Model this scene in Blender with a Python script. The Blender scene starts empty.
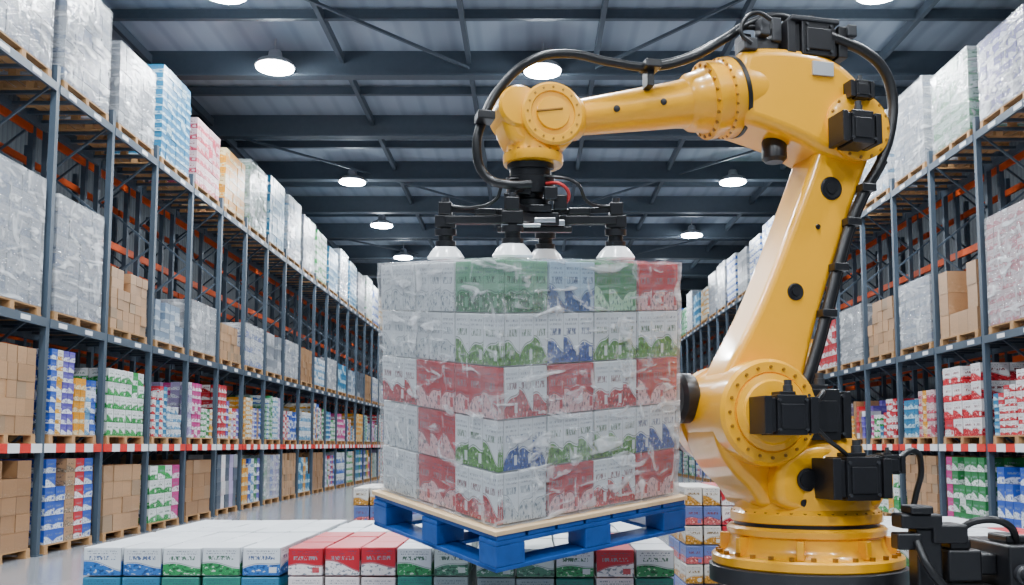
import bpy, bmesh, math, random
from mathutils import Vector, Matrix
R = random.Random(7)
C = bpy.context.scene.collection

# ------------------------------------------------------------------ materials
def mat(name, col=(.5,.5,.5), rough=.5, metal=0., noise=0., nscale=8., bump=0., emit=None, estr=0., coat=0.):
    m = bpy.data.materials.new(name); m.use_nodes = True
    nt = m.node_tree; b = nt.nodes['Principled BSDF']
    b.inputs['Base Color'].default_value = (*col, 1)
    b.inputs['Roughness'].default_value = rough
    b.inputs['Metallic'].default_value = metal
    b.inputs['Coat Weight'].default_value = coat
    b.inputs['Coat Roughness'].default_value = .08
    if emit:
        b.inputs['Emission Color'].default_value = (*emit, 1)
        b.inputs['Emission Strength'].default_value = estr
    if noise > 0 or bump > 0:
        tc = nt.nodes.new('ShaderNodeTexCoord')
        n = nt.nodes.new('ShaderNodeTexNoise'); n.inputs['Scale'].default_value = nscale
        n.inputs['Detail'].default_value = 5
        nt.links.new(tc.outputs['Object'], n.inputs['Vector'])
        if noise > 0:
            mx = nt.nodes.new('ShaderNodeMix'); mx.data_type = 'RGBA'
            mx.inputs[6].default_value = (*[c*(1-noise) for c in col], 1)
            mx.inputs[7].default_value = (*[min(1, c*(1+noise)) for c in col], 1)
            nt.links.new(n.outputs['Fac'], mx.inputs[0])
            nt.links.new(mx.outputs[2], b.inputs['Base Color'])
        if bump > 0:
            bp = nt.nodes.new('ShaderNodeBump'); bp.inputs['Strength'].default_value = bump
            bp.inputs['Distance'].default_value = .01
            nt.links.new(n.outputs['Fac'], bp.inputs['Height'])
            nt.links.new(bp.outputs['Normal'], b.inputs['Normal'])
    return m

M_yel = mat('robot_yellow_paint', (.87,.395,.0), .3, noise=.05, nscale=5, coat=.5)
M_bolt = mat('bolt_heads', (.3,.13,.01), .4, .2)
M_blk = mat('black_housing', (.008,.008,.01), .36, noise=.3, nscale=30)
M_blk2 = mat('dark_grey_cast', (.024,.025,.029), .42, noise=.3, nscale=20)
M_rub = mat('rubber_hose', (.008,.008,.009), .35)
M_steel = mat('steel', (.6,.61,.63), .3, 1.)
M_plate = mat('label_plate', (.5,.52,.54), .35, .5)
M_cup = mat('white_suction_rubber', (.9,.92,.92), .22)
M_red = mat('red_cable', (.5,.02,.02), .4)
M_green = mat('green_indicator', (.02,.5,.15), .4, emit=(.05,.8,.2), estr=.6)
M_rack = mat('rack_slate_paint', (.055,.08,.11), .4, .1, noise=.15, nscale=3)
M_orange = mat('rack_orange_beam', (.62,.08,.008), .5, noise=.1)
M_rred = mat('rack_red_beam', (.62,.025,.015), .45)
M_rwhite = mat('rack_white_tag', (.75,.76,.78), .45)
M_wood = mat('raw_pallet_wood', (.4,.22,.09), .75, noise=.35, nscale=6, bump=.2)
M_ply = mat('plywood_sheet', (.7,.5,.29), .7, noise=.2, nscale=8)
M_blue = mat('blue_pallet_paint', (.002,.07,.31), .45, noise=.4, nscale=14, bump=.4)
M_lamp = mat('lamp_lens', (1,1,1), .4, emit=(.95,.98,1), estr=100.)
M_lhous = mat('lamp_housing', (.4,.41,.43), .4, .6)
M_beam = mat('roof_steel', (.065,.085,.11), .5, .2, noise=.15)

def carton_material():
    m = bpy.data.materials.new('printed_carton'); m.use_nodes = True
    nt = m.node_tree; N = nt.nodes; L = nt.links; b = N['Principled BSDF']
    b.inputs['Roughness'].default_value = .36
    def attr(n):
        a = N.new('ShaderNodeAttribute'); a.attribute_name = n; return a
    A, B, G = attr('colA'), attr('colB'), attr('gfx')
    uv = N.new('ShaderNodeUVMap'); uv.uv_map = 'UVMap'
    fr = N.new('ShaderNodeVectorMath'); fr.operation = 'FRACTION'; L.new(uv.outputs[0], fr.inputs[0])
    sx = N.new('ShaderNodeSeparateXYZ'); L.new(fr.outputs[0], sx.inputs[0])
    def M_(op, a, b_=None, c=None):
        n = N.new('ShaderNodeMath'); n.operation = op
        for i, v in enumerate((a, b_, c)):
            if v is None: continue
            if isinstance(v, (int, float)): n.inputs[i].default_value = v
            else: L.new(v, n.inputs[i])
        return n.outputs[0]
    x, y = sx.outputs[0], sx.outputs[1]
    g = G.outputs['Fac']
    def noise(scx, scy, detail=2, off=0):
        mp = N.new('ShaderNodeMapping'); mp.inputs['Scale'].default_value = (scx, scy, 1); mp.inputs['Location'].default_value=(off,off,0)
        L.new(uv.outputs[0], mp.inputs['Vector'])
        n = N.new('ShaderNodeTexNoise'); n.inputs['Scale'].default_value = 1; n.inputs['Detail'].default_value = detail
        L.new(mp.outputs[0], n.inputs['Vector']); return n.outputs['Fac']
    def mixc(f, a, bb):
        mx = N.new('ShaderNodeMix'); mx.data_type = 'RGBA'
        L.new(f, mx.inputs[0])
        for i, v in ((6, a), (7, bb)):
            if isinstance(v, tuple): mx.inputs[i].default_value = v
            else: L.new(v, mx.inputs[i])
        return mx.outputs[2]
    def win(v,a,b_): return M_('MULTIPLY', M_('GREATER_THAN',v,a), M_('LESS_THAN',v,b_))
    cell = N.new('ShaderNodeVectorMath'); cell.operation='FLOOR'; L.new(uv.outputs[0],cell.inputs[0])
    wn = N.new('ShaderNodeTexWhiteNoise'); wn.noise_dimensions='2D'; L.new(cell.outputs[0],wn.inputs['Vector'])
    r1 = wn.outputs['Value']
    # sweeping accent band, height and slope differ per carton
    edge = M_('ADD', .36, M_('MULTIPLY', M_('SUBTRACT', x, .5), M_('MULTIPLY_ADD', r1, .9, -.45)))
    edge = M_('ADD', edge, M_('MULTIPLY', M_('SINE', M_('MULTIPLY', x, 5.)), .06))
    band = M_('MULTIPLY', M_('LESS_THAN', y, edge), g)
    col = mixc(band, A.outputs['Color'], B.outputs['Color'])
    n1 = noise(8, 9, 3)
    dk = N.new('ShaderNodeMix'); dk.data_type='RGBA'; dk.blend_type='MULTIPLY'; dk.inputs[0].default_value=1
    L.new(B.outputs['Color'], dk.inputs[6]); dk.inputs[7].default_value=(.3,.35,.4,1)
    col = mixc(M_('MULTIPLY', M_('GREATER_THAN', n1, .57), band), col, dk.outputs[2])
    col = mixc(M_('MULTIPLY', M_('MULTIPLY', M_('LESS_THAN', n1, .38), band), .6), col, (.8,.82,.75,1))
    st = M_('MULTIPLY', win(M_('SUBTRACT', y, edge), .02, .045), g)
    col = mixc(M_('MULTIPLY', st, .7), col, dk.outputs[2])
    lw = M_('MULTIPLY', win(y,.56,.7), win(x,.16,.84))
    lw = M_('MULTIPLY', M_('MULTIPLY', lw, M_('GREATER_THAN', noise(22, 7, 1), .5)), g)
    col = mixc(M_('MULTIPLY', lw, .9), col, dk.outputs[2])
    ln = M_('ADD', win(y,.76,.8), win(y,.84,.89))
    tx = M_('MULTIPLY', M_('GREATER_THAN', noise(50, 12, 1, 3), .53), M_('MULTIPLY', ln, win(x,.1,.9)))
    col = mixc(M_('MULTIPLY', M_('MULTIPLY', tx, g), .75), col, (.04,.06,.11,1))
    bx = M_('MULTIPLY', M_('MULTIPLY', win(x,.7,.9), win(y,.1,.3)), M_('MULTIPLY', g, M_('GREATER_THAN', r1, .45)))
    col = mixc(M_('MULTIPLY', bx, .9), col, A.outputs['Color'])
    ex = M_('ABSOLUTE', M_('SUBTRACT', x, .5)); e = M_('GREATER_THAN', ex, .484)
    col = mixc(M_('MULTIPLY', e, .45), col, (.04,.04,.04,1))
    L.new(col, b.inputs['Base Color'])
    return m
M_car = carton_material()

def film_material(name, haze, streak, sc=(3,3,9), bump=.6, lo=.54, fres=.5):
    """clear plastic film: transparent with a glossy skin, faint haze and white crease streaks"""
    m = bpy.data.materials.new(name); m.use_nodes = True
    nt = m.node_tree; N = nt.nodes; L = nt.links; b = N['Principled BSDF']
    b.inputs['Base Color'].default_value = (.86,.88,.9,1); b.inputs['Roughness'].default_value = .09
    b.inputs['Specular IOR Level'].default_value = 1.
    tc = N.new('ShaderNodeTexCoord')
    def ns(scale, rot, s, dist, det):
        mp = N.new('ShaderNodeMapping'); mp.inputs['Scale'].default_value = scale; mp.inputs['Rotation'].default_value = rot
        L.new(tc.outputs['Object'], mp.inputs[0])
        n = N.new('ShaderNodeTexNoise'); n.inputs['Scale'].default_value = s; n.inputs['Detail'].default_value = det
        n.inputs['Distortion'].default_value = dist; L.new(mp.outputs[0], n.inputs[0]); return n.outputs['Fac']
    n1 = ns(sc, (.5,.4,.2), 1.5, .8, 6); n2 = ns((sc[0]*2.4,sc[1]*2.4,sc[2]*.35), (-.5,.5,.1), 1.5, .9, 5)
    n3 = ns((.9,.9,.9), (0,0,0), 2., .3, 2)
    def mr(v,a,b_,c,d):
        r = N.new('ShaderNodeMapRange'); 
        for i,k in enumerate((a,b_,c,d)): r.inputs[i+1].default_value = k
        L.new(v, r.inputs[0]); return r.outputs[0]
    s1 = mr(n1,lo,lo+.12,0,streak); s2 = mr(n2,lo+.02,lo+.14,0,streak*.75); s3 = mr(n3,.35,.7,0,haze*1.5)
    def add(a,c):
        q = N.new('ShaderNodeMath'); q.operation='ADD'; L.new(a,q.inputs[0])
        if isinstance(c,float): q.inputs[1].default_value=c
        else: L.new(c,q.inputs[1])
        return q
    ad = add(add(s1,s2).outputs[0], s3)
    lw = N.new('ShaderNodeLayerWeight'); lw.inputs[0].default_value=.35
    a2 = N.new('ShaderNodeMath'); a2.operation='MULTIPLY_ADD'; L.new(lw.outputs['Fresnel'],a2.inputs[0]); a2.inputs[1].default_value=fres; L.new(ad.outputs[0],a2.inputs[2])
    a3 = add(a2.outputs[0], haze); a3.use_clamp=True
    hb = add(n1,n2)
    bp = N.new('ShaderNodeBump'); bp.inputs['Strength'].default_value = bump; bp.inputs['Distance'].default_value = .04
    L.new(hb.outputs[0], bp.inputs['Height']); L.new(bp.outputs[0], b.inputs['Normal'])
    t = N.new('ShaderNodeBsdfTransparent'); mx = N.new('ShaderNodeMixShader')
    L.new(a3.outputs[0], mx.inputs[0]); L.new(t.outputs[0], mx.inputs[1]); L.new(b.outputs[0], mx.inputs[2])
    L.new(mx.outputs[0], N['Material Output'].inputs[0]); return m
M_film = film_material('stretch_wrap_film', .075, .5, (3.2,3.2,10), .8, .565, .42)
M_film2 = film_material('pallet_wrap_film', .12, .45, (1.2,1.2,5), .6, .54, .45)

# ------------------------------------------------------------------ helpers
def finish(me, name, mats, parent=None, smooth=None, bevel=0., seg=2):
    for m in (mats if isinstance(mats, (list, tuple)) else [mats]): me.materials.append(m)
    if smooth:
        me.polygons.foreach_set('use_smooth', [True]*len(me.polygons))
        me.set_sharp_from_angle(angle=math.radians(smooth))
    o = bpy.data.objects.new(name, me); C.objects.link(o)
    if parent: o.parent = parent
    if bevel > 0:
        bv = o.modifiers.new('bevel', 'BEVEL'); bv.width = bevel; bv.segments = seg; bv.limit_method = 'ANGLE'
        bv.angle_limit = math.radians(35); bv.harden_normals = False
    return o
def empty(name, mw=None):
    e = bpy.data.objects.new(name, None); C.objects.link(e)
    e.empty_display_size = .2
    if mw is not None: e.matrix_world = mw
    return e

class Boxes:
    """accumulates boxes in one mesh"""
    F = ((0,3,2,1),(4,5,6,7),(0,1,5,4),(1,2,6,5),(2,3,7,6),(3,0,4,7))
    def __init__(s): s.v=[]; s.f=[]; s.m=[]; s.uv=[]; s.a=[]; s.b=[]; s.g=[]; s.col=False
    def add(s, lo, hi, mi=0, M=None):
        n=len(s.v); x0,y0,z0=lo; x1,y1,z1=hi
        p=[(x0,y0,z0),(x1,y0,z0),(x1,y1,z0),(x0,y1,z0),(x0,y0,z1),(x1,y0,z1),(x1,y1,z1),(x0,y1,z1)]
        if M is not None: p=[tuple(M@Vector(q)) for q in p]
        s.v+=p; s.f+=[tuple(n+i for i in f) for f in s.F]; s.m+=[mi]*6
    def beam(s, p, q, w, h, mi=0):
        p=Vector(p); q=Vector(q); d=q-p; L=d.length
        M=Matrix.Translation(p)@d.to_track_quat('Y','Z').to_matrix().to_4x4()
        s.add((-w/2,0,-h/2),(w/2,L,h/2),mi,M)
    def carton(s, lo, hi, a, b, g=1., rep=1, repv=1, mi=0):
        s.col=True; s.add(lo,hi,mi)
        ox=R.randint(0,60); oy=R.randint(0,60)
        flat=[(0.2,.92),(.8,.92),(.8,.99),(.2,.99)]
        side=[(0,0),(rep,0),(rep,repv),(0,repv)]
        for k in range(6):
            for (u,v) in (flat if k<2 else side): s.uv.append((ox+u,oy+v))
            s.a += [(*a,1)]*4; s.b += [(*b,1)]*4; s.g += [g if k>=2 else 0.]*4
    def make(s, name, mats, parent=None, bevel=0., smooth=None):
        me=bpy.data.meshes.new(name); me.from_pydata(s.v,[],s.f)
        me.polygons.foreach_set('material_index', s.m)
        if s.col:
            uv=me.uv_layers.new(name='UVMap'); uv.data.foreach_set('uv',[c for t in s.uv for c in t])
            for nm,arr in (('colA',s.a),('colB',s.b)):
                ca=me.color_attributes.new(nm,'FLOAT_COLOR','CORNER'); ca.data.foreach_set('color',[c for t in arr for c in t])
            ga=me.attributes.new('gfx','FLOAT','CORNER'); ga.data.foreach_set('value',s.g)
        me.update()
        return finish(me,name,mats,parent,smooth,bevel)

def lathe(name, prof, origin, axis, m, parent=None, seg=56, smooth=32, cap=True):
    """prof list of (r,h) along axis"""
    Q=Vector(axis).to_track_quat('Z','Y').to_matrix().to_4x4(); M=Matrix.Translation(origin)@Q
    v=[];f=[]
    for r,h in prof:
        for i in range(seg):
            a=2*math.pi*i/seg; v.append(tuple(M@Vector((r*math.cos(a),r*math.sin(a),h))))
    for j in range(len(prof)-1):
        for i in range(seg):
            k=(i+1)%seg; f.append((j*seg+i,j*seg+k,(j+1)*seg+k,(j+1)*seg+i))
    if cap:
        f.append(tuple(reversed(range(seg)))); n=(len(prof)-1)*seg; f.append(tuple(range(n,n+seg)))
    me=bpy.data.meshes.new(name); me.from_pydata(v,[],f); me.update()
    return finish(me,name,m,parent,smooth)
def prism(name, pts, y0, y1, m, parent=None, bevel=.03, seg=4):
    """polygon in x,z extruded along y"""
    n=len(pts); v=[(x,y0,z) for x,z in pts]+[(x,y1,z) for x,z in pts]
    f=[tuple(range(n)),tuple(reversed(range(n,2*n)))]+[(i,i+n,(i+1)%n+n,(i+1)%n) for i in range(n)]
    me=bpy.data.meshes.new(name); me.from_pydata(v,[],f)
    bm=bmesh.new(); bm.from_mesh(me); bmesh.ops.recalc_face_normals(bm,faces=bm.faces); bm.to_mesh(me); bm.free()
    o=finish(me,name,m,parent,50,0)
    bv=o.modifiers.new('bevel','BEVEL'); bv.width=bevel; bv.segments=seg; bv.limit_method='ANGLE'; bv.angle_limit=math.radians(50)
    return o
def smooth_poly(pts, it=2):
    for _ in range(it):
        q=[]
        for i in range(len(pts)):
            a=pts[i]; b=pts[(i+1)%len(pts)]
            q.append((a[0]*.75+b[0]*.25,a[1]*.75+b[1]*.25)); q.append((a[0]*.25+b[0]*.75,a[1]*.25+b[1]*.75))
        pts=q
    return pts
def tube(name, pts, r, m, parent=None):
    cu=bpy.data.curves.new(name,'CURVE'); cu.dimensions='3D'; cu.bevel_depth=r; cu.bevel_resolution=5; cu.resolution_u=10
    sp=cu.splines.new('BEZIER'); sp.bezier_points.add(len(pts)-1)
    for bp,p in zip(sp.bezier_points,pts): bp.co=p; bp.handle_left_type=bp.handle_right_type='AUTO'
    cu.use_fill_caps=True; cu.materials.append(m)
    o=bpy.data.objects.new(name,cu); C.objects.link(o)
    if parent: o.parent=parent
    return o
def bolts(name, origin, axis, rad, n, r, h, m, parent=None, a0=0., arc=2*math.pi):
    Q=Vector(axis).to_track_quat('Z','Y').to_matrix().to_4x4(); M=Matrix.Translation(origin)@Q
    v=[];f=[]
    for i in range(n):
        a=a0+arc*i/n; cx,cy=rad*math.cos(a),rad*math.sin(a); b=len(v)
        for z in (0,h):
            for k in range(6):
                t=k*math.pi/3; v.append(tuple(M@Vector((cx+r*math.cos(t),cy+r*math.sin(t),z))))
        f+= [(b+k,b+(k+1)%6,b+6+(k+1)%6,b+6+k) for k in range(6)]; f.append(tuple(b+6+k for k in range(6)))
    me=bpy.data.meshes.new(name); me.from_pydata(v,[],f); me.update()
    return finish(me,name,m,parent)

# ------------------------------------------------------------------ room
def floor_mat():
    m=mat('polished_concrete',(.3,.31,.33),.18)
    nt=m.node_tree;b=nt.nodes['Principled BSDF']
    tc=nt.nodes.new('ShaderNodeTexCoord'); n=nt.nodes.new('ShaderNodeTexNoise'); n.inputs['Scale'].default_value=.8; n.inputs['Detail'].default_value=8
    r=nt.nodes.new('ShaderNodeValToRGB'); r.color_ramp.elements[0].color=(.18,.19,.21,1); r.color_ramp.elements[1].color=(.31,.325,.35,1)
    nt.links.new(tc.outputs['Object'],n.inputs[0]); nt.links.new(n.outputs['Fac'],r.inputs[0]); nt.links.new(r.outputs[0],b.inputs['Base Color'])
    return m
def ribbed(name,c0,c1,scale,axis):
    m=mat(name,c0,.6); nt=m.node_tree;b=nt.nodes['Principled BSDF']
    tc=nt.nodes.new('ShaderNodeTexCoord'); w=nt.nodes.new('ShaderNodeTexWave'); w.bands_direction=axis; w.inputs['Scale'].default_value=scale
    r=nt.nodes.new('ShaderNodeValToRGB'); r.color_ramp.elements[0].color=(*c0,1); r.color_ramp.elements[1].color=(*c1,1)
    r.color_ramp.elements[0].position=.0; r.color_ramp.elements[1].position=.35
    nt.links.new(tc.outputs['Object'],w.inputs[0]); nt.links.new(w.outputs['Fac'],r.inputs[0]); nt.links.new(r.outputs[0],b.inputs['Base Color'])
    bp=nt.nodes.new('ShaderNodeBump'); bp.inputs['Distance'].default_value=.02; bp.inputs['Strength'].default_value=.5
    nt.links.new(w.outputs['Fac'],bp.inputs['Height']); nt.links.new(bp.outputs[0],b.inputs['Normal'])
    return m
def solid(name,lo,hi,m):
    b=Boxes(); b.add(lo,hi); return b.make(name,[m])
YA,YB=-10,66
solid('floor',(-13,YA,-.2),(13.5,YB,0),floor_mat())
solid('ceiling',(-13,YA,10.6),(13.5,YB,10.8),ribbed('roof_sheeting',(.25,.3,.37),(.31,.365,.44),.55,'X'))
wm=ribbed('wall_cladding',(.08,.1,.12),(.12,.14,.16),1.5,'Y')
solid('wall_left',(-13.2,YA,0),(-13,YB,10.6),wm)
solid('wall_right',(13.5,YA,0),(13.7,YB,10.6),wm)
solid('wall_back',(-13,YB,0),(13.5,YB+.2,10.6),ribbed('end_wall_cladding',(.3,.33,.37),(.4,.43,.47),1.5,'X'))

rf=Boxes()
y=12.6
while y<65:
    rf.add((-13,y-.14,9.98),(13.5,y+.14,10.04)); rf.add((-13,y-.03,10.0),(13.5,y+.03,10.6)); 
    y+=4.25
y=14.7
while y<65:
    rf.add((-13,y-.06,10.36),(13.5,y+.06,10.56)); y+=4.25
for x in (-12,-8.7,-4.3,-1.4,1.5,4.4,8.0,12):
    rf.add((x-.05,YA,10.3),(x+.05,YB,10.5))
for k in range(0,12,3):
    y0=12.6+4.25*k
    rf.beam((-8.7,y0,10.2),(-1.4,y0+8.5,10.2),.06,.06); rf.beam((8,y0,10.2),(1.5,y0+8.5,10.2),.06,.06)
rf.make('roof_beams',[M_beam])

def lamp(x,y,p=260.):
    e=empty('high_bay_lamp',Matrix.Translation((x,y,9.99)))
    lathe('housing',[(.1,.34),(.14,.3),(.16,.16),(.38,.06),(.44,-.04),(.42,-.05)],(0,0,0),(0,0,1),M_lhous,e,32,cap=True)
    lathe('lens',[(.405,-.085),(.41,-.055)],(0,0,0),(0,0,1),M_lamp,e,32)
    lathe('stem',[(.02,.3),(.02,.6)],(0,0,0),(0,0,1),M_lhous,e,10)
    l=bpy.data.lights.new('lamp_light','AREA'); l.shape='DISK'; l.size=.7; l.energy=p; l.color=(.9,.95,1)
    o=bpy.data.objects.new('lamp_light',l); C.objects.link(o); o.parent=e; o.location=(0,0,-.1)
    l=bpy.data.lights.new('lamp_spill','POINT'); l.shadow_soft_size=.15; l.energy=p*.2; l.color=(.76,.89,1)
    o=bpy.data.objects.new('lamp_spill',l); C.objects.link(o); o.parent=e; o.location=(0,0,-.34)
for x,ys in ((-5.65,(-4,3,9,16.9,20.4,29.6,35.6,41.8,50)),(.28,(-4,2.5,9,20.6,29.6,41.8)),(6.45,(-4,3,9,16.9,20.6,29.6,37.3,46))):
    for yy in ys: lamp(x,yy,(510. if x<1 else 320.) if yy<12 else 285.)

# ------------------------------------------------------------------ racks
PAL={'white':((.68,.71,.74),(.1,.3,.5)),'gray':((.2,.22,.25),(.5,.52,.55)),'lgray':((.34,.37,.41),(.08,.13,.24)),'teal':((.01,.16,.32),(.4,.58,.68)),'blue':((.02,.08,.42),(.6,.65,.75)),
 'pink':((.58,.42,.43),(.5,.05,.09)),'yellow':((.7,.28,.0),(.7,.55,.3)),'green':((.36,.52,.43),(.02,.22,.06)),'dgreen':((.02,.2,.05),(.7,.75,.7)),
 'brown':((.31,.165,.075),(.3,.18,.1)),'tan':((.41,.235,.12),(.3,.2,.12)),'red':((.5,.012,.02),(.75,.7,.7)),'wred':((.72,.7,.7),(.55,.012,.025)),
 'wgreen':((.72,.75,.73),(.02,.3,.06)),'wblue':((.7,.73,.76),(.01,.1,.45)),'mag':((.5,.03,.2),(.8,.7,.75)),'dark':((.06,.08,.11),(.3,.32,.35)),
 'purple':((.1,.07,.38),(.7,.7,.8)),'wyel':((.72,.7,.62),(.7,.33,.0)),'lilac':((.4,.33,.55),(.7,.7,.8)),'steel':((.16,.22,.3),(.5,.55,.6))}
LV=[0.,1.62,3.46,7.02]
BAY=1.92; NB=26
def jit(c,a=.06):
    k=1+R.uniform(-a,a); return tuple(min(1,x*k) for x in c)
def pallet_into(B,x0,x1,y0,y1,z,mi):
    h=.14
    for i in range(6):
        a=x0+(x1-x0)*i/6; B.add((a+.02,y0,z+h-.022),(a+(x1-x0)/6-.02,y1,z+h),mi)
    for j in range(3):
        c=y0+.06+(y1-y0-.12)*j/2
        B.add((x0,c-.05,z),(x1,c+.05,z+.02),mi)
        for i in range(3):
            d=x0+.07+(x1-x0-.14)*i/2; B.add((d-.06,c-.05,z+.02),(d+.06,c+.05,z+h-.022),mi)
SMALL=('wred','mag','red','wblue','blue','green','dgreen','wgreen','white','yellow','purple','lilac','wyel','tan','teal')
def stack_into(B,x0,x1,y0,y1,z,h,style,small=False,rag=.0,mixed=False):
    bs=.17 if small else R.choice((.25,.3,.36))
    nx=max(2,round((x1-x0)/(bs*1.3))); ny=max(2,round((y1-y0)/bs)); hz=bs*R.choice((.7,.85,1.)); nz=max(2,round(h/hz))
    dx=(x1-x0)/nx; dy=(y1-y0)/ny; dz=h/nz
    plain = style in ('brown','tan','dark')
    g=.12 if plain else (.6 if style in('gray','lgray','steel') else 1.)
    for j in range(ny):
        st=style if (not mixed or R.random()<.55) else R.choice(SMALL)
        a,b=PAL[st]
        for i in range(nx):
            top=nz-(R.randint(0,2) if R.random()<rag else 0)
            for k in range(top):
                if 0<i<nx-1 and 0<j<ny-1 and k<top-1 and k<nz-3: continue
                o=.004; w=.008 if not plain else .012
                jx=R.uniform(-w,w); jy=R.uniform(-w,w)
                sw=R.random()<.1
                B.carton((x0+i*dx+o+jx,y0+j*dy+o+jy,z+k*dz),(x0+(i+1)*dx-o+jx,y0+(j+1)*dy-o+jy,z+(k+1)*dz-.004),jit(b if sw else a,.14 if plain else .1),jit(a if sw else b,.15),g)
def build_side(sg,XF,styles,y_start):
    S=1 if sg>0 else -1
    rk=Boxes(); cb=Boxes(); pb=Boxes(); fb=Boxes()
    D=1.1
    X=lambda d: XF+S*d     # depth into rack
    def A(B,d0,d1,y0,y1,z0,z1,mi): B.add((min(X(d0),X(d1)),y0,z0),(max(X(d0),X(d1)),y1,z1),mi)
    for i in range(NB+1):
        y=y_start+BAY*i
        for (d,tp) in ((0,7.3),(D,7.3),(D+.25,7.3),(2*D+.25,7.3)):
            A(rk,d,d+.09,y-.05,y+.05,0,tp,0)
            A(rk,d-.03,d+.12,y-.09,y+.09,0,.02,0)
        for base in (0,D+.25):
            z=.25; flip=0
            while z<6.9:
                p=(X(base+.05),y,z); q=(X(base+D),y,z+.85)
                if flip: p=(X(base+D),y,z); q=(X(base+.05),y,z+.85)
                rk.beam(p,q,.035,.035,0); z+=.85; flip^=1
    for i in range(NB):
        y0=y_start+BAY*i+.05; y1=y0+BAY-.1
        for l,z in enumerate(LV):
            if l==0: continue
            if l==1:
                n=6; w=(y1-y0)/n
                for k in range(n): A(rk,-.02,.04,y0+k*w,y0+(k+1)*w,z-.13,z,(2 if (k+i)%2 else 3))
            else:
                A(rk,-.01,.04,y0,y1,z-.13,z,0)
                A(rk,-.016,-.011,y0+.25,y0+.5,z-.1,z-.03,3); A(rk,-.016,-.011,y0+1.1,y0+1.35,z-.1,z-.03,3)
            A(rk,D-.02,D+.04,y0,y1,z-.13,z,0 if l>1 else 1)
            for k in range(4): A(rk,.04,D-.02,y0+.2+k*.45,y0+.26+k*.45,z-.05,z,0)
            A(rk,D+.25,D+.3,y0,y1,z-.13,z,1); A(rk,2*D+.2,2*D+.25,y0,y1,z-.13,z,1)
        for z in (4.6,5.7):
            A(rk,D+.25,D+.31,y0,y1,z-.14,z,1); A(rk,2*D+.2,2*D+.26,y0,y1,z-.14,z,1)
        for l,z in enumerate(LV):
            st=styles[l][i] if i<len(styles[l]) else R.choice(styles['fill'][l])
            wrap=st.startswith('*'); st=st.lstrip('*')
            hh={0:R.uniform(1.0,1.28),1:R.uniform(.8,1.3),2:R.uniform(.75,1.3),3:R.uniform(1.3,1.9)}[l]
            if wrap: hh={0:1.25,1:1.3,2:1.85,3:1.75}[l]+R.uniform(-.1,.1)
            if l==3 and S>0 and i in (2,3): hh=1.35+.15*(i-2)
            if l==3 and S<0 and i==3: hh=1.45
            if l==2 and i>(2 if S<0 else 3): hh=min(hh,1.05 if S<0 else 1.3)
            m=.14
            ya,yb=y0+m,y1-m; xa,xb=sorted((X(.0),X(D-.02)))
            pallet_into(pb,xa,xb,ya,yb,z,0)
            if l==1 and not wrap and R.random()<.75:
                ym=(ya+yb)/2; st2=R.choice(styles['fill'][1])
                stack_into(cb,xa+.03,xb-.03,ya+.02,ym-.02,z+.142,hh,st,True,.2,True)
                stack_into(cb,xa+.03,xb-.03,ym+.02,yb-.02,z+.142,hh*R.uniform(.55,1.05),st2,True,.25,True)
            else:
                stack_into(cb,xa+.03,xb-.03,ya+.02,yb-.02,z+.142,hh,st,False,0 if wrap or l==3 else .2,l==0 and st not in('brown','tan'))
            if wrap: fb.add((xa+.015,ya+.0,z+.145),(xb-.015,yb-.0,z+.16+hh))
            if l<3 and R.random()<.6:
                xa,xb=sorted((X(D+.32),X(2*D+.18)))
                pallet_into(pb,xa,xb,ya,yb,z,0); cb.carton((xa+.03,ya+.02,z+.142),(xb-.03,yb-.02,z+.14+hh),*PAL[R.choice(('brown','gray','dark','tan'))],.3,4,4)
    rk.make('pallet_rack',[M_rack,M_orange,M_rred,M_rwhite])
    cb.make('palletized_carton_stacks',[M_car])
    pb.make('wooden_pallets',[M_wood])
    if fb.v: fb.make('stretch_wrap_covers',[M_film2])
FILL={0:('brown','blue','tan','gray','wgreen','teal','*lgray','wblue','dgreen','wred'),1:('wred','wgreen','mag','red','wblue','tan','green','white','yellow','blue','teal'),
      2:('brown','gray','*lgray','steel','dark','*wblue','teal','*gray','brown','wblue','tan'),3:('wblue','*white','green','*lgray','teal','wblue','*lgray','gray','wyel','*wgreen')}
LS={0:['gray','brown','blue','tan','wgreen','brown','dark','blue','*gray','tan','teal','brown'],
    1:['tan','tan','purple','wgreen','wred','mag','red','wyel','green','wred','white','blue'],
    2:['*gray','*lgray','*lgray','tan','steel','*gray','tan','*wblue','gray','*lgray','brown','white'],
    3:['*white','*lgray','*lgray','*gray','teal','pink','yellow','*green','teal','*white','*lgray','wgreen','teal','*white'],'fill':FILL}
build_side(-1,-7.1,LS,10.05)
RS={0:['tan','gray','blue','dgreen','tan','wgreen','brown','blue'],
    1:['tan','wblue','wred','wred','pink','red','brown','mag','wyel'],
    2:['*pink','*pink','*pink','tan','*lgray','tan','*gray','red','yellow','gray','brown'],
    3:['*white','*white','*purple','*green','*lgray','*white','*lgray','*wgreen','gray'],'fill':FILL}
build_side(1,7.75,RS,10.4)

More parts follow.
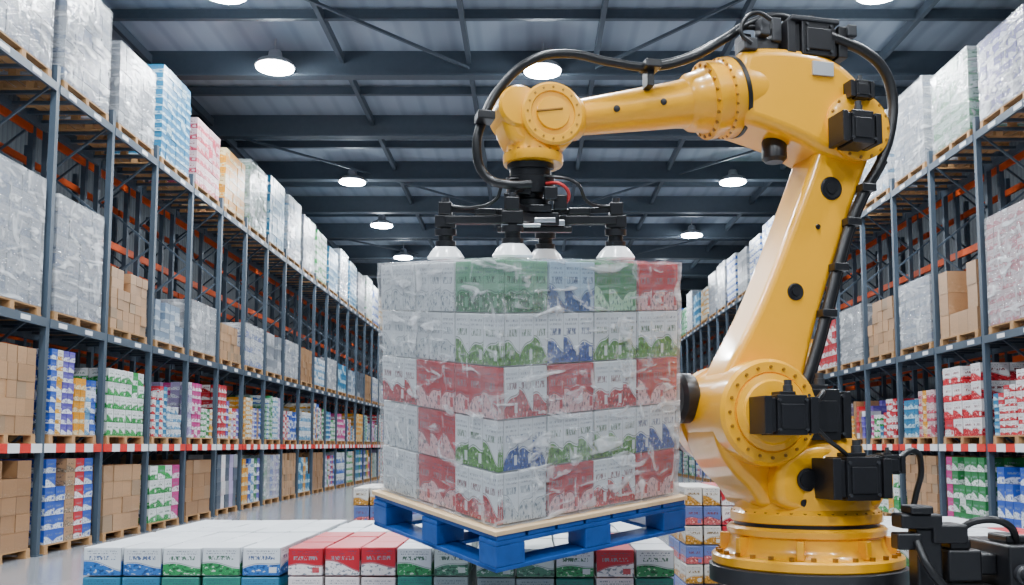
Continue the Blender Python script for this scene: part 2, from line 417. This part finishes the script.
# ------------------------------------------------------------------ floor cartons (foreground blocks)
def blockobj(name,*a,**k):
    x0,x1,y0,y1,z1,cols=a
    e=empty(name)
    pb=Boxes(); pallet_into(pb,x0,x1,y0,y1,0,0); pb.make('pallet',[M_wood],e)
    p=Boxes(); bw=k.get('bw',.225); bd=.33; bh=.17
    nx=max(1,round((x1-x0)/bw)); ny=max(1,round((y1-y0)/bd)); nz=max(1,round((z1-.142)/bh))
    dx=(x1-x0)/nx; dy=(y1-y0)/ny; dz=(z1-.142)/nz
    for i in range(nx):
        for j in range(ny):
            for kk in range(nz):
                if 0<i<nx-1 and 0<j<ny-1 and kk<nz-1: continue
                aa,bb=cols[min(len(cols)-1,i*len(cols)//nx)][(nz-1-kk)%2]
                jx=R.uniform(-.004,.004); jz=R.uniform(-.006,.0)
                p.carton((x0+i*dx+.005+jx,y0+j*dy+.005,.142+kk*dz),(x0+(i+1)*dx-.005+jx,y0+(j+1)*dy-.005,.142+(kk+1)*dz-.005+jz),jit(aa,.07),bb,1.,1)
    p.make('cartons',[M_car],e,bevel=.006)
W=(.6,.63,.66)
WB=((W,(.02,.13,.42)),((.02,.16,.28),(.03,.3,.08))); WG=((W,(.02,.24,.07)),((.02,.18,.14),(.5,.65,.6))); RD=(((.48,.01,.025),(.75,.7,.7)),((.66,.6,.6),(.45,.01,.03)))
GR=(((.5,.55,.53),(.06,.2,.12)),((.25,.3,.3),(.5,.5,.5)))
Y0,Y1=5.72,6.75
blockobj('carton_pallet',-2.66,-1.48,Y0,Y1,1.0,[WB,WG,WG,WB])
blockobj('carton_pallet',-1.44,-.36,Y0,Y1,1.0,[RD,RD,WG,GR])
blockobj('carton_pallet',-.32,.86,Y0,Y1,.99,[GR,WG,RD,WG])
blockobj('carton_pallet',-2.66,-1.48,Y1+.05,Y1+1.08,1.0,[WB,WG])
blockobj('carton_pallet',-1.44,-.36,Y1+.05,Y1+1.08,1.0,[WG,WB])
blockobj('carton_pallet',-.32,.86,Y1+.05,Y1+1.08,1.0,[WB,WG])
blockobj('carton_pallet',2.35,3.5,Y0+.15,Y1+.15,1.02,[WG,WB,RD])
blockobj('carton_pallet',2.35,3.5,Y1+.2,Y1+1.22,1.02,[WB,WG])
MX1=(((.55,.52,.48),(.45,.2,.02)),((.1,.14,.35),(.5,.1,.1)))
blockobj('carton_pallet',1.28,2.2,7.95,8.9,1.26,[MX1,RD,WG],bw=.15)
blockobj('carton_pallet',-1.7,-.6,9.2,10.2,1.2,[MX1,WB],bw=.16)

# ------------------------------------------------------------------ suspended load
TILT=math.radians(9.2)
T=Vector((-.013,5.05,2.57))
MG=Matrix.Translation(T)@Matrix.Rotation(TILT,4,'X')
ML=MG@Matrix.Rotation(math.radians(38),4,'Z')
HX,HY,HH=.594,.542,1.235
load=empty('stretch_wrapped_carton_load',ML)
w_=(.7,.73,.75); g_=(.01,.18,.035); gb=(.008,.15,.03); bl=(.005,.055,.3); rd=(.46,.003,.013)
gy=(.56,.6,.62)
TW=(w_,gy); TB=(w_,bl); TG=(g_,(.35,.58,.38)); TR=(rd,(.72,.42,.42)); TWG=(w_,(.06,.24,.005)); TWR=(w_,rd); TGB=((.11,.33,.18),gb); TBB=((.36,.5,.62),(.005,.065,.24))
right=[[TGB,TBB,TG,TR],[TWG,TB,TWG,TWG],[TWR,TR,TWR,TR],[TB,TWG,TWG,TB],[TW,TR,TWR,TR]]
left=[[TGB,TW,TW],[TWG,TW,TW],[TR,TR,TWR],[TWG,TR,TW],[TWR,TR,TW]]
cb=Boxes(); dx=2*HX/4; dy=2*HY/3; dz=HH/5
for k in range(5):
    for i in range(4):
        for j in range(3):
            c = right[k][i] if j==0 else (left[k][j] if i==0 else R.choice((TW,TR,TG,TB)))
            jx=R.uniform(-.005,.005); jy=R.uniform(-.005,.005)
            x0=-HX+i*dx+.003+jx; y0=-HY+j*dy+.003+jy; z1=-k*dz
            if i==0 and j==0:
                c2=left[k][0]
                cb.carton((x0,y0,z1-dz+.003),(x0+dx*.12,y0+dy-.006,z1-.003),c2[0],c2[1],1.,3)
                cb.carton((x0+dx*.12+.001,y0,z1-dz+.003),(x0+dx-.006,y0+dy-.006,z1-.003),c[0],c[1],1.,3)
            else:
                cb.carton((x0,y0,z1-dz+.003),(x0+dx-.006,y0+dy-.006,z1-.003),jit(c[0],.03),c[1],1.,3)
cb.make('cartons',[M_car],load,bevel=.005)
bm=bmesh.new(); bmesh.ops.create_cube(bm,size=1.)
bmesh.ops.scale(bm,vec=(2*HX+.022,2*HY+.022,HH+.012),verts=bm.verts); bmesh.ops.translate(bm,vec=(0,0,-HH/2+.001),verts=bm.verts)
bmesh.ops.subdivide_edges(bm,edges=bm.edges,cuts=64,use_grid_fill=True)
me=bpy.data.meshes.new('stretch_film'); bm.to_mesh(me); bm.free()
fo=finish(me,'stretch_film',M_film,load,60)
tx=bpy.data.textures.new('wrinkle','CLOUDS'); tx.noise_scale=.1; tx.noise_depth=4
dm=fo.modifiers.new('wrinkle','DISPLACE'); dm.texture=tx; dm.strength=.018; dm.mid_level=.45
# blue pallet
pl=empty('blue_pallet',ML)
PX,PY=.635,.58; zt=-HH-.012
sb=Boxes(); sb.add((-PX-.006,-PY-.006,zt-.022),(PX+.006,PY+.006,zt)); sb.make('slip_sheet',[M_ply],pl,bevel=.003)
pb=Boxes(); z0=zt-.023
for i in range(7):
    a=-PX+2*PX*i/7; pb.add((a+.008,-PY,z0-.024),(a+2*PX/7-.008,PY,z0))
for j in range(3):
    c=(-PY+.07)+(2*PY-.14)*j/2
    pb.add((-PX,c-.07,z0-.048),(PX,c+.07,z0-.0245))
    pb.add((-PX,c-.07,z0-.172),(PX,c+.07,z0-.149))
    for i in range(3):
        d=(-PX+.085)+(2*PX-.17)*i/2; pb.add((d-.085,c-.07,z0-.1485),(d+.085,c+.07,z0-.0485))
for d in (-PX+.07,PX-.07): pb.add((d-.07,-PY+.001,z0-.171),(d+.07,PY-.001,z0-.15))
pb.make('pallet_frame',[M_blue],pl,bevel=.005)

# ------------------------------------------------------------------ vacuum gripper (tilted with the load)
gp=empty('vacuum_gripper',MG)
ox=.037
cups=[(-.44,0,.1),(.475,.02,.105),(-.075,-.28,.105),(.1,.28,.1)]
gb_=Boxes()
for cx,cy,r in cups:
    zc=.024
    lathe('suction_cup',[(r*.96,0),(r*1.0,.012),(r*.9,.026),(r*.78,.045),(r*.62,.062),(r*.5,.074),(r*.42,.078)],(cx,cy,zc),(0,0,1),M_cup,gp,40)
    lathe('cup_mount',[(.055,-.012),(.055,.02),(.04,.022),(.04,.05),(.058,.052),(.058,.085),(.03,.087),(.03,.13)],(cx,cy,zc+.078),(0,0,1),M_blk,gp,24)
    lathe('cup_rod',[(.02,0),(.02,.13)],(cx,cy,zc+.2),(0,0,1),M_blk2,gp,16)
    gb_.add((cx-.055,cy-.035,.195),(cx+.055,cy+.035,.262)); gb_.add((cx-.035,cy-.04,.262),(cx+.035,cy+.04,.33))
    d=Vector((ox-cx,-cy,0)); 
    n=Vector((-d.y,d.x,0)).normalized()*.035
    for s in (-1,1):
        gb_.beam((cx+n.x*s,cy+n.y*s,.235),(ox+n.x*s,0+n.y*s,.235),.022,.045)
    gb_.beam((cx,cy,.295),(ox-d.x*.15,-d.y*.15,.275),.03,.03)
gb_.add((ox-.13,-.1,.2),(ox+.13,.1,.27)); gb_.add((ox-.2,-.05,.17),(ox+.2,.05,.2)); gb_.add((ox-.09,-.12,.27),(ox+.09,.12,.31))
gb_.add((ox-.16,-.12,.285),(ox-.1,-.03,.37)); gb_.add((ox+.1,-.11,.28),(ox+.17,-.02,.36)); gb_.add((ox+.18,-.04,.262),(ox+.3,.04,.3)); gb_.add((ox-.32,-.04,.262),(ox-.2,.03,.295))
gb_.add((ox+.05,-.15,.33),(ox+.12,-.06,.4)); gb_.add((ox-.1,-.15,.36),(ox-.02,-.1,.42))
gb_.make('gripper_frame',[M_blk],gp,bevel=.006)
sb=Boxes(); sb.add((ox-.11,-.125,.215),(ox+.11,-.101,.24)); sb.add((ox-.17,-.3,.18),(ox+.03,-.26,.196)); sb.add((ox+.11,-.09,.2),(ox+.16,-.06,.23)); sb.make('valve_manifold',[M_steel],gp,bevel=.003)
lathe('tool_adapter',[(.1,.31),(.1,.34),(.07,.35),(.07,.37),(.125,.375),(.13,.42),(.13,.422),(.13,.46),(.11,.465),(.11,.5),(.125,.505),(.125,.535)],(ox*.4,0,0),(0,0,1),M_blk,gp,40)
bolts('adapter_bolts',(ox*.4,0,.42),(0,0,1),.12,12,.008,.006,M_steel,gp)
tube('air_line',[(ox+.06,-.1,.42),(ox+.14,-.13,.41),(ox+.18,-.1,.35),(ox+.14,-.07,.3)],.009,M_red,gp)
tube('air_line_black',[(ox-.05,-.1,.45),(ox-.16,-.12,.42),(ox-.2,-.1,.34),(-.3,-.03,.3),(-.43,-.02,.31)],.009,M_rub,gp)
tube('air_line_black',[(ox+.05,-.1,.46),(ox+.22,-.1,.42),(ox+.28,-.05,.33),(.4,0,.31),(.47,0,.31)],.009,M_rub,gp)
tube('air_line_black',[(ox-.02,-.1,.4),(-.06,-.2,.36),(-.08,-.27,.32)],.008,M_rub,gp)

# ------------------------------------------------------------------ robot
rb=empty('industrial_robot_arm',Matrix.Translation((.026,4.96,0))@Matrix.Rotation(math.radians(14),4,'Z'))
BX=1.55
Zx=(0,0,1); YF=(0,-1,0)
lathe('pedestal',[(.56,0),(.56,.04),(.44,.06),(.42,.84),(.53,.86),(.53,.945),(.52,.95)],(BX,0,0),Zx,M_blk2,rb,64)
lathe('base_flange',[(.505,.95),(.515,.96),(.515,1.0),(.505,1.01),(.45,1.012),(.43,1.03),(.415,1.06),(.41,1.11),(.425,1.12),(.43,1.15),(.415,1.165)],(BX,0,0),Zx,M_yel,rb,72)
bolts('base_bolts',(BX,0,1.01),Zx,.478,28,.016,.02,M_bolt,rb)
b=Boxes()
for a in range(8):
    t=a*math.pi/4+.2; Mx=Matrix.Translation((BX,0,0))@Matrix.Rotation(t,4,'Z'); b.add((.4,-.02,1.012),(.47,.02,1.11),0,Mx)
b.make('base_ribs',[M_yel],rb,bevel=.006)
lathe('slewing_gap',[(.39,1.16),(.39,1.185)],(BX,0,0),Zx,M_blk,rb,64)
lathe('slewing_ring',[(.4,1.185),(.408,1.19),(.408,1.235),(.395,1.25),(.385,1.26),(.375,1.33),(.35,1.46),(.31,1.6),(.22,1.7)],(BX,0,0),Zx,M_yel,rb,72)
bolts('ring_bolts',(BX,0,1.235),Zx,.395,36,.01,.012,M_bolt,rb)
bod=smooth_poly([(1.2,1.24),(1.14,1.36),(1.02,1.46),(.93,1.62),(.92,1.8),(1.0,1.98),(1.2,2.05),(1.4,1.98),(1.56,1.86),(1.72,1.72),(1.86,1.5),(1.9,1.24)],2)
prism('carousel_casting',bod,-.21,.25,M_yel,rb,.05,5)
prism('carousel_rib',smooth_poly([(1.24,1.24),(1.2,1.4),(1.25,1.55),(1.48,1.62),(1.7,1.55),(1.84,1.4),(1.86,1.24)],2),-.32,.32,M_yel,rb,.06,5)
SH=(1.18,1.77)
lathe('shoulder_hub',[(.265,-.33),(.285,-.31),(.285,-.2),(.27,-.19),(.27,.18),(.28,.19),(.28,.31),(.262,.33),(.21,.332),(.205,.325)],(SH[0],0,SH[1]),YF,M_yel,rb,72)
lathe('shoulder_ring',[(.2,.32),(.2,.342),(.17,.35),(.16,.362),(.12,.366)],(SH[0],0,SH[1]),YF,M_yel,rb,56)
lathe('shoulder_back_motor',[(.15,.33),(.24,.34),(.27,.36),(.27,.42),(.22,.44),(.13,.45),(.13,.6),(.11,.62)],(SH[0],0,SH[1]),(0,1,0),M_blk,rb,40)
lathe('shoulder_side_cap',[(.13,0),(.14,.02),(.14,.07),(.11,.09)],(.93,.12,1.86),(-1,0,0),M_blk,rb,32)
bolts('shoulder_bolts',(SH[0],0,SH[1]),(0,-1,0),.236,20,.009,.34,M_bolt,rb)
# lower arm
EL=(1.825,3.385)
dv=Vector((EL[0]-SH[0],EL[1]-SH[1])); LA=dv.length; d=dv/LA; n=Vector((-d.y,d.x))
prof=[(-.05,.22),(.15,.235),(.35,.205),(.6,.175),(1.0,.162),(1.35,.155),(1.55,.16),(1.72,.16),(1.85,.1)]
Lp=[(SH[0]+d.x*t+n.x*w,SH[1]+d.y*t+n.y*w) for t,w in prof]; Rp=[(SH[0]+d.x*t-n.x*w,SH[1]+d.y*t-n.y*w) for t,w in reversed(prof)]
prism('lower_arm',smooth_poly(Lp+Rp,2),-.15,.15,M_yel,rb,.04,5)
for (t,r) in ((1.36,.055),(1.12,.012),(.72,.04)):
    p=(SH[0]+d.x*t,SH[1]+d.y*t)
    lathe('access_port',[(r*1.2,0),(r*1.2,.008),(r,.01),(r,.014),(r*.6,.012),(r*.6,.018)],(p[0]-.01,-.147,p[1]),YF,M_blk,rb,32)
# elbow
lathe('elbow_hub',[(.17,-.24),(.19,-.22),(.19,.18),(.195,.185),(.195,.21),(.17,.22),(.1,.22)],(EL[0],0,EL[1]),YF,M_yel,rb,56)
bolts('elbow_bolts',(EL[0],0,EL[1]),YF,.18,16,.009,.222,M_bolt,rb)
hs=smooth_poly([(1.1,3.75),(1.2,3.8),(1.45,3.82),(1.68,3.8),(1.86,3.68),(1.99,3.5),(1.98,3.3),(1.85,3.19),(1.66,3.2),(1.48,3.29),(1.26,3.35),(1.12,3.38)],2)
prism('elbow_housing',hs,-.19,.2,M_yel,rb,.06,5)
A0=Vector((1.13,0,3.56)); ax=Vector((.06-1.13,0,3.33-3.56)).normalized()
lathe('forearm',[(.18,-.2),(.2,-.12),(.215,-.02),(.225,0),(.225,.05),(.215,.06),(.205,.065),(.205,.1),(.215,.105),(.215,.15),(.18,.165),(.168,.2),(.16,.25),(.135,.28),(.128,.34),(.1,.85),(.097,.9),(.112,.92),(.12,.94),(.12,1.0)],A0,ax,M_yel,rb,64)
lathe('forearm_seal',[(.228,-.03),(.228,-.005)],A0,ax,M_blk,rb,64)
bolts('forearm_bolts',A0+ax*.152,ax,.195,20,.01,.014,M_bolt,rb)
bolts('forearm_bolts_rear',A0+ax*.052,ax,.216,28,.008,.01,M_bolt,rb)
for s in (.45,.72):
    p=A0+ax*s; lathe('forearm_plug',[(.018,0),(.018,.008),(.01,.01)],(p.x,-.125+(s-.3)*.05,p.z-.01),YF,M_blk,rb,20)
# wrist
WC=(.058,3.325)
wr=smooth_poly([(.26,3.44),(.26,3.31),(.18,3.2),(.13,3.15),(-.13,3.15),(-.18,3.22),(-.21,3.33),(-.18,3.43),(-.06,3.47),(.1,3.5)],2)
prism('wrist_housing',wr,-.12,.13,M_yel,rb,.045,5)
lathe('wrist_disc',[(.155,-.17),(.165,-.15),(.165,.12),(.168,.125),(.168,.155),(.155,.165),(.12,.165),(.115,.155),(.09,.155),(.085,.168),(.02,.17)],(WC[0],0,WC[1]),YF,M_yel,rb,56)
bolts('wrist_bolts',(WC[0],0,WC[1]),YF,.138,16,.006,.169,M_bolt,rb)
lathe('wrist_side_bulge',[(.1,-.14),(.115,-.12),(.115,.12),(.1,.14),(.03,.145)],(-.11,0,3.36),YF,M_yel,rb,40)
lathe('wrist_flange',[(.155,.0),(.16,.01),(.16,.05),(.145,.055),(.14,.12),(.15,.18)],(-.01,.0,3.085),Zx,M_yel,rb,48)
bolts('wrist_flange_bolts',(-.01,0,3.135),Zx,.15,16,.008,.01,M_bolt,rb)
prism('wrist_slot',[(WC[0]-.09,WC[1]-.004),(WC[0]+.05,WC[1]+.02),(WC[0]+.05,WC[1]+.03),(WC[0]-.09,WC[1]+.006)],-.176,-.16,M_bolt,rb,.002,1)

def motor(name,c,s):
    """servo motor: ribbed body, flange, end bell, connectors"""
    b=Boxes(); x,y,z=c; sx,sy,sz=(k/2 for k in s)
    b.add((x-sx*.55,y-sy,z-sz),(x+sx*.55,y+sy,z+sz))
    b.add((x-sx*.72,y-sy*.85,z-sz*.85),(x-sx*.55,y+sy*.85,z+sz*.85)); b.add((x-sx,y-sy*.95,z-sz*.95),(x-sx*.72,y+sy*.95,z+sz*.95))
    b.add((x+sx*.55,y-sy*.8,z-sz*.8),(x+sx*.7,y+sy*.8,z+sz*.8)); b.add((x+sx*.7,y-sy*.92,z-sz*.92),(x+sx,y+sy*.92,z+sz*.92))
    b.add((x-sx*.42,y-sy*1.08,z-sz*.7),(x+sx*.42,y-sy,z+sz*.55))
    b.add((x-sx*.3,y-sy*.5,z+sz),(x+sx*.3,y+sy*.5,z+sz*1.2))
    b.make(name,[M_blk],rb,bevel=.012)
    q=min(1.,sz/.11)
    lathe(name+'_plug',[(.028*q,0),(.028*q,.04*q),(.022*q,.042*q),(.022*q,.07*q)],(x+sx*.1,y-sy*.2,z+sz*1.15),Zx,M_blk2,rb,20)
    bolts(name+'_screws',(x,y-sy*.98,z),YF,sz*1.05,4,.01*q,.014,M_blk2,rb,math.pi/4)
motor('elbow_top_motor',(1.6,-.05,3.88),(.38,.28,.2))
motor('elbow_top_motor_rear',(1.46,.12,3.86),(.28,.2,.18))
motor('elbow_side_motor',(1.74,-.3,3.32),(.24,.16,.18))
motor('elbow_aux_motor',(1.82,-.22,3.58),(.15,.1,.1))
motor('shoulder_motor',(1.185,-.45,1.75),(.3,.18,.2))
motor('shoulder_rear_box',(1.5,-.22,1.76),(.32,.2,.27))
motor('slew_motor',(1.58,-.42,1.43),(.34,.22,.22))
motor('slew_motor_plug',(1.76,-.44,1.5),(.17,.13,.1))
lathe('underside_motor',[(.06,0),(.07,.02),(.07,.12),(.05,.14)],(1.4,-.02,3.34),(0,0,-1),M_blk,rb,28)
b=Boxes()
b.add((1.24,-.12,3.8),(1.39,.08,3.88)); b.add((1.26,-.16,3.88),(1.32,-.08,3.98)); b.add((1.34,-.14,3.86),(1.4,-.06,4.0)); b.add((1.2,-.05,3.82),(1.26,.05,3.93))
b.add((1.78,-.2,3.91),(1.84,-.1,3.98)); b.add((1.43,-.2,3.97),(1.73,-.02,4.0)); b.add((1.14,-.2,3.77),(1.22,-.1,3.84))
b.make('cable_connectors',[M_blk2],rb,bevel=.008)
b=Boxes(); b.add((1.55,-.205,3.66),(1.68,-.19,3.74)); b.make('rating_plate',[M_plate],rb,bevel=.002)
lathe('body_port',[(.06,0),(.06,.01),(.048,.012),(.048,.02),(.02,.02)],(1.38,-.325,1.42),YF,M_blk,rb,28)
lathe('body_port_small',[(.02,0),(.02,.01),(.01,.012)],(1.36,-.32,1.3),YF,M_blk,rb,20)
h1=[(1.58,4.0),(1.42,4.04),(1.24,3.98),(1.04,3.83),(.83,3.7),(.602,3.63),(.369,3.635),(.141,3.655),(-.054,3.6),(-.208,3.46),(-.305,3.27),(-.335,3.12),(-.285,2.98),(-.17,2.93),(-.06,2.94)]
tube('main_hose',[(x,-.15+(.05 if x<-.2 else 0)+(.08 if x>1.2 else 0),z) for x,z in h1],.024,M_rub,rb)
tube('secondary_hose',[(x,-.08,z) for x,z in [(1.38,3.92),(1.22,3.95),(1.05,3.86),(.84,3.74),(.62,3.67)]],.016,M_rub,rb)
tube('motor_lead',[(x,-.2,z) for x,z in [(1.3,3.95),(1.22,3.98),(1.14,3.93),(1.12,3.85),(1.18,3.8)]],.012,M_rub,rb)
h2=[(1.68,3.91),(1.8,3.88),(1.92,3.84),(2.03,3.76),(2.09,3.61),(2.08,3.42),(2.01,3.22),(1.9,3.04),(1.8,2.84),(1.71,2.58),(1.63,2.32),(1.55,2.08),(1.48,1.9)]
tube('arm_hose',[(x-.02,-.17,z) for x,z in h2],.03,M_rub,rb)
tube('arm_hose_thin',[(x+.03,-.13,z) for x,z in h2[6:]],.016,M_rub,rb)
for (x,z) in ((1.78,2.84),(1.69,2.58),(1.61,2.32),(.602,3.63),(-.305,3.27),(1.88,3.04)):
    b=Boxes(); b.add((x-.045,-.215,z-.022),(x+.045,-.1,z+.022)); b.make('hose_clamp',[M_blk],rb,bevel=.006)
b=Boxes(); b.add((.58,-.17,3.52),(.62,-.09,3.64)); b.make('hose_bracket',[M_blk],rb,bevel=.004)
tube('shoulder_cable',[(1.33,-.5,1.81),(1.4,-.45,1.86),(1.48,-.33,1.88)],.014,M_rub,rb)
tube('shoulder_cable2',[(1.32,-.5,1.7),(1.42,-.48,1.62),(1.48,-.48,1.58),(1.54,-.46,1.54)],.012,M_rub,rb)
tube('slew_cable',[(1.82,-.47,1.53),(1.91,-.48,1.57),(1.97,-.45,1.48),(1.95,-.43,1.35),(1.92,-.42,1.22)],.016,M_rub,rb)

# connector unit beside the base
cu_=empty('robot_junction_unit')
b=Boxes()
b.add((1.78,4.6,1.2),(1.98,4.74,1.27)); b.add((1.82,4.58,1.27),(1.93,4.72,1.31)); b.add((1.93,4.6,1.13),(2.1,4.78,1.22)); b.add((1.76,4.6,1.1),(1.88,4.7,1.18))
b.add((1.86,4.62,.2),(1.98,4.74,1.2))
b.add((2.0,4.6,.95),(2.16,4.9,1.1)); b.add((2.02,4.62,1.1),(2.12,4.8,1.15)); b.add((2.16,4.62,.98),(2.24,4.9,1.08)); b.add((2.0,4.55,.7),(2.2,4.98,.94)); b.add((2.24,4.5,.7),(2.42,5.0,1.13)); b.add((2.44,4.46,.6),(2.95,5.0,1.09)); b.add((2.28,4.6,1.13),(2.38,4.8,1.17))
b.add((2.0,4.6,0),(2.9,4.95,.72)); b.add((2.5,4.44,.8),(2.6,4.46,1.0))
b.make('cabinet',[M_blk],cu_,bevel=.012)
for x,z in ((2.1,.84),(2.3,1.0),(2.3,.84)):
    lathe('gland',[(.045,0),(.045,.03),(.035,.04),(.035,.08)],(x,4.52 if x<2.2 else 4.5,z),YF,M_blk2,cu_,24)
lathe('status_dial',[(.045,0),(.045,.012),(.03,.02)],(2.55,4.44,.93),YF,M_blk2,cu_,24)
lathe('status_light',[(.012,0),(.012,.01)],(2.55,4.42,.93),YF,M_green,cu_,16)
tube('junction_cable',[(2.05,4.66,1.17),(2.15,4.6,1.24),(2.28,4.58,1.22),(2.34,4.62,1.12)],.018,M_rub,cu_)
tube('junction_cable',[(1.85,4.6,1.14),(1.87,4.54,1.04),(1.93,4.52,.95),(2.03,4.54,.86)],.02,M_rub,cu_)

# ------------------------------------------------------------------ world + camera
w=bpy.data.worlds.new('world'); bpy.context.scene.world=w; w.use_nodes=True
w.node_tree.nodes['Background'].inputs[0].default_value=(.72,.85,1,1); w.node_tree.nodes['Background'].inputs[1].default_value=.42
cam=bpy.data.cameras.new('camera'); co=bpy.data.objects.new('camera',cam); C.objects.link(co)
cam.sensor_width=36; cam.lens=36*950/1024; cam.shift_x=-18/1024; cam.shift_y=69.5/1024
co.location=(0,0,1.6); co.rotation_euler=(math.radians(95),0,0); cam.clip_end=200
bpy.context.scene.camera=co
